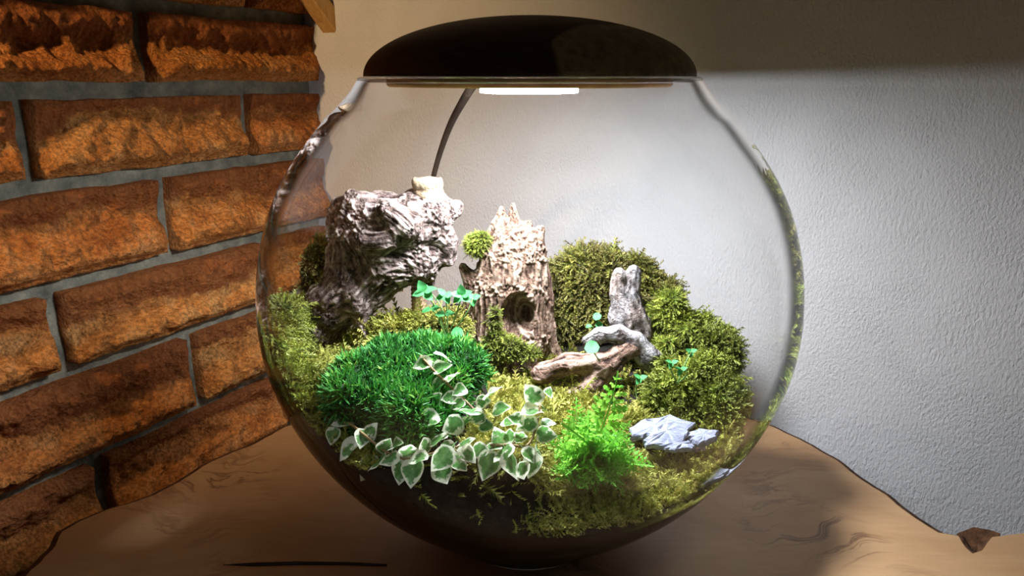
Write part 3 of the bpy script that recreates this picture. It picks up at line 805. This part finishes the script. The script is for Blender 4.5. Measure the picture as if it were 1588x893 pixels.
def carpet():
    rg = np.random.default_rng(21); n = 70000
    a = rg.random(n) * 2 * math.pi; r = .172 * np.sqrt(rg.random(n)); x = BX + r * np.cos(a); y = BY + r * np.sin(a); z = ground(x, y)
    e = .002; nx = -(ground(x + e, y) - ground(x - e, y)) / (2 * e); ny = -(ground(x, y + e) - ground(x, y - e)) / (2 * e)
    N = np.stack([nx, ny, np.ones(n)], -1); N /= np.linalg.norm(N, axis=1)[:, None]
    P = np.stack([x, y, z], -1)
    mask = fbm(P * [34, 34, 0] + 3, 3)
    dens = np.where(x > -.022 + .014 * mask, 1.0, .0)
    dens = np.where((y < .365) & (x < .03) & (z > .094), .10, dens)           # bare soil bank
    dens = np.where((x < -.075), .8 * (mask > -.45), dens)
    dens = np.where((x < -.03) & (y < .362), .22 * (mask > .1), dens)
    dens = np.where((x > -.045) & (x <= .0) & (y < .36) & (z < .094), .8 * (mask > -.2), dens)
    dens *= np.where(np.hypot(x - .053, y - .400) < .010, .4, 1)
    dens *= np.where(((x - .102) / .030) ** 2 + ((y - .442) / .020) ** 2 < 1, .06, 1)      # the slates lie here
    dens *= np.where((x > .06) & (y > .478), .15, 1)                                        # under the right hill
    keep = (rg.random(n) < dens * .95) & (r < rin(z) - .004) & (y < .56)
    P, N = P[keep], N[keep]
    tn = np.clip(.55 + .55 * fbm(P * 55 + 8, 3) + rg.normal(size=len(P)) * .2, 0, 1)
    V, F, ti, al = frond_cloud(P, N, .0085, 5, .75, .3, seed=22, tint=tn)
    tag(obj('moss_carpet', clampV(V), F, MOSS_GOLD, smooth=False, attrs={'tint': ti, 'along': al}), 'yellow-green moss carpet over the front and right of the ground', 'moss', None, 'stuff')
carpet()

# bright green needle cushion
def cushion():
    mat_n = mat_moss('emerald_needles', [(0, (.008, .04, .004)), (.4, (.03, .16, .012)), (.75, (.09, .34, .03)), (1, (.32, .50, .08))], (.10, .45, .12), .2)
    rg = np.random.default_rng(31)
    bl = [(590, 592, 58, 36, .425), (650, 576, 74, 42, .445), (700, 592, 44, 40, .430), (620, 630, 74, 40, .405), (560, 612, 36, 32, .415), (670, 640, 50, 36, .398), (665, 560, 76, 28, .47)]
    segs = [(at(b[0], b[1], b[4]), None, b) for b in bl]
    h = .0026; lo = np.min([s[0] for s in segs], 0) - .04; hi = np.max([s[0] for s in segs], 0) + .04
    nn = np.ceil((hi - lo) / h).astype(int); G = np.stack(np.meshgrid(*[lo[i] + h * np.arange(nn[i]) for i in range(3)], indexing='ij'), -1)
    D = None
    for P, _, b in segs:
        m = mpp(P); r = np.array([b[2] * m, .026, b[3] * m * .9]); q = (G - P) / r; d = (np.sqrt((q * q).sum(-1)) - 1) * r.min()
        if D is None: D = d
        else: kk = .012; hh = np.clip(.5 + .5 * (D - d) / kk, 0, 1); D = D * (1 - hh) + d * hh - kk * hh * (1 - hh)
    V, F = surface_nets(D + fbm(G * 50, 3) * .008, lo, h); V = clampV(V, .004)
    core = obj('needle_cushion', V, F, mat_plain('dark_cushion', (.006, .02, .004), (.015, .05, .01), 120))
    n = 19000; P, N = sample_mesh(V, F, n, rg); ok = (N @ np.array([0, -.6, .8]) > -.25); P, N = P[ok], N[ok]; n = len(P)
    d = N * .8 + [0, 0, .3] + rg.normal(size=(n, 3)) * .8; d /= np.linalg.norm(d, axis=1)[:, None]
    s = np.cross(d, rg.normal(size=(n, 3))); s /= np.linalg.norm(s, axis=1)[:, None]; L = rg.uniform(.003, .0085, n)[:, None]
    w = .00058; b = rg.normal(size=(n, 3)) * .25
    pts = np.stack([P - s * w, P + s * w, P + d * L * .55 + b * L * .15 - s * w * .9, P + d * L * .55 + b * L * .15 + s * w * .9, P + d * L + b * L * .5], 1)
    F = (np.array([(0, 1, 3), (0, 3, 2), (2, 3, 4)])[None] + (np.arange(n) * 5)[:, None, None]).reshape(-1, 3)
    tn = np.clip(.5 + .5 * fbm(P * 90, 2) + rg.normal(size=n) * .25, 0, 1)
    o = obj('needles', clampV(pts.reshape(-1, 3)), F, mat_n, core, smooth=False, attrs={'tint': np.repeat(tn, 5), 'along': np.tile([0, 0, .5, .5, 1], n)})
    o['kind'] = 'stuff'
    tag(core, 'emerald green cushion plant with fine needle leaves, in front of the root', 'plant')
cushion()

# ------------------------------------------------------------------ leaves
def leaf_mesh(name, mat, kind=0, cup=.18, n=16, petiole=.25):
    """unit leaf: base at origin, tip at +y, face +z"""
    t = np.linspace(0, 1, n // 2 + 1)
    if kind == 0: w = .44 * np.sin(np.pi * t ** .72) ** .85 * (1 - .25 * t)      # ovate
    elif kind == 1: w = .50 * np.sqrt(np.clip(1 - (2 * t - 1) ** 2, 0, 1))         # round
    else: w = .30 * np.sin(np.pi * t ** .8)                                       # narrow
    y = t.copy()
    if kind == 0: y[1] -= .04
    left = np.stack([-w, y], -1); right = np.stack([w[1:-1], y[1:-1]], -1)[::-1]
    out = np.vstack([left, right]); m = len(out); c = np.array([0, .45])
    V = []; ed = []; rib = []
    for s, e in ((0, 0), (.45, .1), (.78, .45), (1, 1)):
        ring = c + (out - c) * s if s else c[None]
        for p in ring:
            x, yy = p
            z = cup * (x * x * 2.2 - .35 * (yy - .4) ** 2) + .03 * math.sin(9 * yy + 5 * x) * s
            V.append((x, yy, z)); ed.append(e); rib.append(min(1, abs(x) * 2.2))
    F = []
    for k_ in range(m): F.append((0, 1 + (k_ + 1) % m, 1 + k_))
    for r in range(2):
        for k_ in range(m): a = 1 + r * m; F.append((a + k_, a + (k_ + 1) % m, a + m + (k_ + 1) % m, a + m + k_))
    if petiole:
        q = len(V); V += [(-.018, .03, 0), (.018, .03, 0), (.014, -petiole, -.06), (-.014, -petiole, -.06)]; ed += [.3] * 4; rib += [.5] * 4; F.append((q, q + 1, q + 2, q + 3))
    o = obj(name, np.array(V), F, mat, attrs={'edge': ed, 'rib': rib})
    me = o.data; bpy.data.objects.remove(o)
    return me
def put_leaf(me, name, base, axis, normal, size, parent, label=None):
    y = np.array(axis) / np.linalg.norm(axis); z = np.array(normal, float); z = z - y * (z @ y); z /= np.linalg.norm(z); x = np.cross(y, z)
    o = bpy.data.objects.new(name, me); COL.objects.link(o)
    Mx = Matrix(((x[0] * size, y[0] * size, z[0] * size, base[0]), (x[1] * size, y[1] * size, z[1] * size, base[1]), (x[2] * size, y[2] * size, z[2] * size, base[2]), (0, 0, 0, 1)))
    o.parent = parent
    o.matrix_basis = Matrix.Translation(-Vector(parent.location)) @ Mx
    return o
FIG = mat_fig()
FIGL = [leaf_mesh('variegated_leaf', FIG, 0, c) for c in (.25, -.25, .5)]
STEM = mat_plain('vine_stem', (.14, .08, .03), (.30, .22, .08), 150, .6, .3)
RIGHT = np.array([1., 0, 0]); CUP = np.array([0, ST, CT]); TOWARD = np.array([0, -CT, ST])
def inside(P, m=.005):
    return clampV(np.array([P]), m)[0]
def fig(label, vine_px, leaves, seed):
    rg = np.random.default_rng(seed)
    pts = [inside(at(*p), .006) for p in vine_px]
    e = empty('creeping_fig', pts[0]); tag(e, label, 'plant')
    for seg in ([pts] if True else []):
        V, F = tube(seg, [.0009, .0008, .0006], 6); part(obj('stem', V, F, STEM), e)
    C = catmull(pts, 80)
    for (px, py, sz, Y) in leaves:
        c = inside(at(px, py, Y), .007); j = np.argmin(((C - c) ** 2).sum(1)); away = c - C[j]
        sx = (away @ RIGHT); sy = (away @ CUP)
        if math.hypot(sx, sy) < .002: sx, sy = rg.normal(), -abs(rg.normal())
        ax = RIGHT * sx / math.hypot(sx, sy) + CUP * (sy / math.hypot(sx, sy) * .8 - .12) + RIGHT * rg.normal() * .55 + CUP * rg.normal() * .25 + TOWARD * rg.uniform(.1, .75)
        ax /= np.linalg.norm(ax)
        nm = TOWARD * .42 + np.array([0, 0, .85]) + rg.normal(size=3) * .42
        size = sz * mpp(c) * rg.uniform(.9, 1.25)
        put_leaf(FIGL[rg.integers(3)], 'leaf', c - ax * size * .5, ax, nm, size, e)
fig('variegated creeping fig runner trailing down over the needle cushion', [(652, 552, .415), (680, 582, .402), (712, 612, .392), (745, 645, .380), (775, 670, .374), (800, 690, .37)], [
    (655, 565, 30, .41), (689, 553, 36, .415), (686, 570, 30, .405), (680, 597, 32, .398), (704, 584, 28, .40), (712, 606, 30, .392), (697, 617, 30, .388), (710, 628, 28, .385), (729, 636, 34, .38), (765, 609, 42, .385), (778, 634, 36, .38), (739, 648, 28, .378), (677, 625, 30, .385), (663, 651, 40, .372), (678, 684, 38, .365), (702, 660, 34, .37), (750, 622, 26, .385), (720, 655, 26, .376), (755, 660, 28, .375), (790, 655, 30, .378)], 41)
fig('variegated creeping fig runner hanging along the lower left glass', [(496, 668, .392), (535, 655, .385), (562, 672, .372), (598, 700, .362), (635, 712, .356), (680, 700, .356), (720, 690, .36)], [
    (494, 680, 30, .385), (516, 676, 28, .38), (531, 655, 30, .385), (537, 700, 36, .37), (558, 734, 46, .362), (563, 680, 32, .37), (575, 668, 30, .372), (585, 716, 36, .36), (599, 692, 38, .362), (604, 712, 32, .356), (622, 732, 44, .352), (634, 700, 38, .356), (648, 712, 36, .352), (640, 734, 44, .350), (685, 712, 44, .350), (686, 734, 42, .348), (712, 718, 32, .35), (724, 686, 38, .358), (696, 696, 32, .356), (727, 705, 30, .352), (510, 652, 22, .39), (615, 690, 28, .36), (660, 690, 30, .36)], 42)
fig('variegated creeping fig clump with upright pale leaves beside the fern', [(760, 690, .36), (790, 690, .36), (818, 690, .365), (832, 660, .375), (838, 625, .385)], [
    (826, 611, 36, .388), (852, 607, 22, .385), (823, 638, 34, .38), (816, 658, 38, .375), (848, 674, 34, .37), (850, 655, 24, .378), (806, 677, 34, .368), (769, 692, 34, .36), (757, 722, 42, .352), (779, 702, 36, .355), (794, 722, 44, .35), (810, 730, 36, .348), (826, 722, 34, .352), (820, 706, 28, .354), (773, 675, 30, .365), (800, 650, 28, .375), (836, 700, 26, .36), (790, 676, 30, .365), (742, 700, 26, .356)], 43)

# ------------------------------------------------------------------ fern
FERN = mat_moss('fern_green', [(0, (.05, .22, .01)), (.5, (.13, .45, .03)), (1, (.32, .62, .08))], (.30, .68, .10), .5)
def frond_mesh(seed, pairs=13, lo=.2, hi=1.0):
    rg = np.random.default_rng(seed); V = []; F = []; ti = []; al = []
    def bend(t): return np.array([0, t - .10 * t * t, .28 * t * t * (-1)])
    def add(pts, fs, tn, a):
        q = len(V); V.extend(pts); F.extend([tuple(q + i for i in f) for f in fs]); ti.extend([tn] * len(pts)); al.extend([a] * len(pts))
    for i in range(8):
        a, b = bend(i / 8), bend((i + 1) / 8); w = .010
        add([a + [-w, 0, 0], a + [w, 0, 0], b + [w, 0, 0], b + [-w, 0, 0]], [(0, 1, 2, 3)], .3, i / 8)
    for i in range(pairs):
        t = .14 + .84 * i / pairs; L = (.20 * math.sin(math.pi * min(1, .25 + .8 * t)) + .03) * rg.uniform(.85, 1.15)
        for sg in (-1, 1):
            tt = t + (.02 if sg > 0 else 0); o = bend(min(tt, 1)); dr = np.array([sg * .93, .36, rg.normal() * .18 + .05]); dr /= np.linalg.norm(dr); nb = np.array([-sg * .36, .93, 0])
            tn = rg.uniform(lo, hi)
            # lobed pinna: 3 rounded lobes per side
            for k_ in range(3):
                u = .12 + .30 * k_; r = L * (.225 - .04 * k_) * (13 / pairs) ** .4; c0 = o + dr * L * u; c1 = c0 + dr * L * .34
                up = np.array([0, 0, .02 * rg.normal()])
                add([c0, c0 + nb * r + dr * r * .5 + up, c1 + nb * r * .5, c1, c1 - nb * r * .5, c0 - nb * r + dr * r * .5 - up], [(0, 3, 2, 1), (0, 5, 4, 3)], tn, .3 + .25 * k_)
    o = obj('frond', np.array(V), F, FERN, attrs={'tint': ti, 'along': al}, smooth=False); me = o.data; bpy.data.objects.remove(o); return me
def fern():
    fm = [frond_mesh(60 + i, 11 + i % 3, .05 + .12 * i, .45 + .11 * i) for i in range(6)]; tall = frond_mesh(69, 9, .5, 1.0)
    base = at(918, 735, .400); e = empty('bright_fern', base); tag(e, 'bright green lacy fern in front of the slate', 'plant')
    rg = np.random.default_rng(62)
    tips = [(968, 576, .42), (890, 614, .415)]
    fr = []
    for (px, py, Y) in tips: fr.append((at(915 if px > 930 else 900, 706, .40), at(px, py, Y), .95))
    for i in range(66):
        a = rg.uniform(-.15, math.pi + .15); rad = rg.uniform(.50, 1.0)
        tx = 920 + 80 * math.cos(a) * rad; ty = 705 - 62 * math.sin(a) * rad + rg.uniform(-4, 28)
        Y = .400 + rg.uniform(-.034, .034)
        fr.append((at(918 + rg.normal() * 14, 728 + rg.normal() * 8,   .40 + rg.normal() * .006), at(tx, ty, Y), 1.0))
    for i in range(16):                     # low fronds leaning out at the front
        px = 868 + 110 * (i + .5) / 16
        fr.append((at(905 + .25 * (px - 918), 722, .388), at(px, 722 + rg.uniform(0, 34), .366 + rg.uniform(-.006, .006)), 1.0))
    for i, (b, t, s) in enumerate(fr):
        d = t - b; L = np.linalg.norm(d); d = d / L
        nm = TOWARD * .6 + np.array([0, 0, .6]) + rg.normal(size=3) * .55
        ax = d + np.cross(np.cross(d, nm), d) * .12
        put_leaf(tall if i < 2 else fm[rg.integers(6)], 'frond', inside(b), ax, nm, max(L * 1.06, .020), e)
fern()

# ------------------------------------------------------------------ small leafy plants
TEAL = mat_moss('teal_leaf', [(0, (.03, .20, .05)), (1, (.09, .40, .12))], None, .3)
def simple_leaf(kind, name):
    me = leaf_mesh(name, TEAL, kind, .15, 12, 0)
    a = me.attributes.new('tint', 'FLOAT', 'POINT'); a.data.foreach_set('value', np.full(len(me.vertices), .6, np.float32)); return me
RL, NL = simple_leaf(1, 'round_leaf'), simple_leaf(0, 'oval_leaf')
GST = mat_plain('green_stem', (.10, .20, .05), (.20, .30, .08), 150, .6, .2)
def sprout(name, label, base, tips, me, seed, cat='plant', r=.0005):
    rg = np.random.default_rng(seed); b = inside(at(*base)); e = empty(name, b); tag(e, label, cat)
    for (px, py, Y, sz, n) in tips:
        t = inside(at(px, py, Y), .006)
        mid = (b + t) / 2 + np.array([rg.normal() * .003, rg.normal() * .003, .004])
        V, F = tube([b, mid, t], r, 5, 8); part(obj('stem', V, F, GST), e)
        for k_ in range(n):
            a = 2 * math.pi * k_ / n + rg.uniform(0, .6); size = sz * mpp(t)
            ax = RIGHT * math.cos(a) + CUP * math.sin(a) * .65 + TOWARD * .1
            nm = TOWARD * .55 + np.array([0, 0, .8]) + rg.normal(size=3) * .15
            put_leaf(me, 'leaf', t - (ax / np.linalg.norm(ax) * size * .5 if n == 1 else 0), ax, nm, size, e)
sprout('clover_plant', 'teal-green clover-like plant between the grey root and the stump', (694, 525, .490), [(658, 452, .485, 20, 4), (690, 458, .487, 16, 4), (716, 458, .485, 18, 5), (733, 462, .49, 14, 3), (668, 478, .487, 16, 2), (690, 486, .485, 16, 2), (664, 448, .495, 14, 3)], NL, 71)
sprout('round_leaf_seedling', 'small round-leaved seedling at the left foot of the stump', (706, 545, .480), [(709, 517, .475, 21, 1), (676, 528, .47, 26, 1)], RL, 72)
sprout('round_leaf_seedling', 'small round-leaved seedling on the arched grey twig', (930, 560, .495), [(918, 539, .492, 24, 1)], RL, 73)
sprout('round_leaf_seedling', 'pair of round seedling leaves before the back moss', (925, 525, .54), [(926, 491, .535, 14, 1), (913, 506, .535, 10, 1), (929, 504, .535, 12, 1)], RL, 74)
sprout('clover_seedling', 'little three-leaved seedling growing on the right moss hill', (1050, 595, .47), [(1042, 562, .465, 11, 3), (1056, 573, .465, 11, 3), (1072, 545, .473, 10, 3)], NL, 75)
sprout('thin_sprout', 'thin pale sprouts standing behind the slate stones', (990, 640, .49), [(993, 586, .487, 12, 3), (1004, 612, .487, 9, 3), (978, 632, .485, 10, 3)], NL, 76)

# ------------------------------------------------------------------ slate
def slate(label, c, pts, th, tilt, seed):
    """c: (px,py,Y) centre; pts: outline in photograph pixels; lies nearly flat, tilted towards the camera"""
    C = at(*c); m = mpp(C); rg = np.random.default_rng(seed)
    Rm = Euler((tilt[0], tilt[1], 0)).to_matrix(); R3 = np.array(Rm)
    nrm = R3 @ np.array([0, 0, 1.0]); o = np.array([0, 0, EYE]); V = []
    poly = []
    for p in pts:
        a = (p[0] - 794) / FPX; b = -(p[1] - 446.5) / FPX; d = np.array([a, CT + b * ST, -ST + b * CT]); t = ((C - o) @ nrm) / (d @ nrm); poly.append(o + d * t - C)
    Q = []
    for i in range(len(poly)):
        a, b = poly[i], poly[(i + 1) % len(poly)]
        for j in range(4): Q.append(a + (b - a) * j / 4 + R3 @ np.array([rg.normal() * .0006, rg.normal() * .0006, 0]))
    Q = np.array(Q); n = len(Q); V = [np.zeros(3) + nrm * .0006]; F = []
    rings = [(.55, .0003), (.92, 0), (1.0, -.0008), (1.03, -th * .5), (.97, -th)]
    for s, z in rings:
        for q in Q: V.append(q * s + nrm * (z + rg.normal() * .0003))
    for k_ in range(n): F.append((0, 1 + k_, 1 + (k_ + 1) % n))
    for r in range(len(rings) - 1):
        a = 1 + r * n
        for k_ in range(n): F.append((a + k_, a + n + k_, a + n + (k_ + 1) % n, a + (k_ + 1) % n))
    F.append(tuple(range(1 + (len(rings) - 1) * n, 1 + len(rings) * n)))
    ob = obj('slate_stone', np.array(V), F, SLATE, smooth=False, loc=C)
    bm = bmesh.new(); bm.from_mesh(ob.data); bmesh.ops.recalc_face_normals(bm, faces=bm.faces); bm.to_mesh(ob.data); bm.free()
    tag(ob, label, 'stone', 'slate stones in the moss')
_m = M('blue_grey_slate'); _v = _m.coord((1, 3, 1))
_c = _m.ramp(_m.noise(_v, 110, 5, .65), [(.3, (.13, .14, .19)), (.55, (.24, .26, .33)), (.75, (.40, .42, .48))])
SLATE = _m.done(_m.bsdf(_c, .55, _m.bump(_m.noise(_v, 240, 5), .7, .0015), .4))
slate('slate stone at the back of the group, half behind the fern', (952, 648, .476), [(918, 640), (945, 632), (975, 634), (996, 645), (985, 656), (945, 662), (915, 655)], .004, (.10, .05), 81)
slate('broad dark slate slab under the others', (1015, 660, .444), [(975, 662), (1000, 648), (1040, 642), (1078, 655), (1060, 672), (1010, 674), (982, 674)], .004, (.06, 0), 82)
slate('pale angular slate stone in the middle of the group', (1034, 668, .428), [(1000, 680), (1038, 648), (1068, 668), (1060, 682), (1038, 690), (1005, 688)], .005, (.30, .06), 83)
slate('rightmost long flat slate stone against the moss', (1092, 674, .430), [(1066, 672), (1085, 664), (1116, 666), (1110, 678), (1085, 686), (1068, 682)], .004, (.14, -.08), 84)
slate('smallest slate chip at the front of the group', (1058, 688, .416), [(1028, 692), (1060, 683), (1080, 687), (1072, 693), (1045, 696)], .003, (.12, 0), 85)
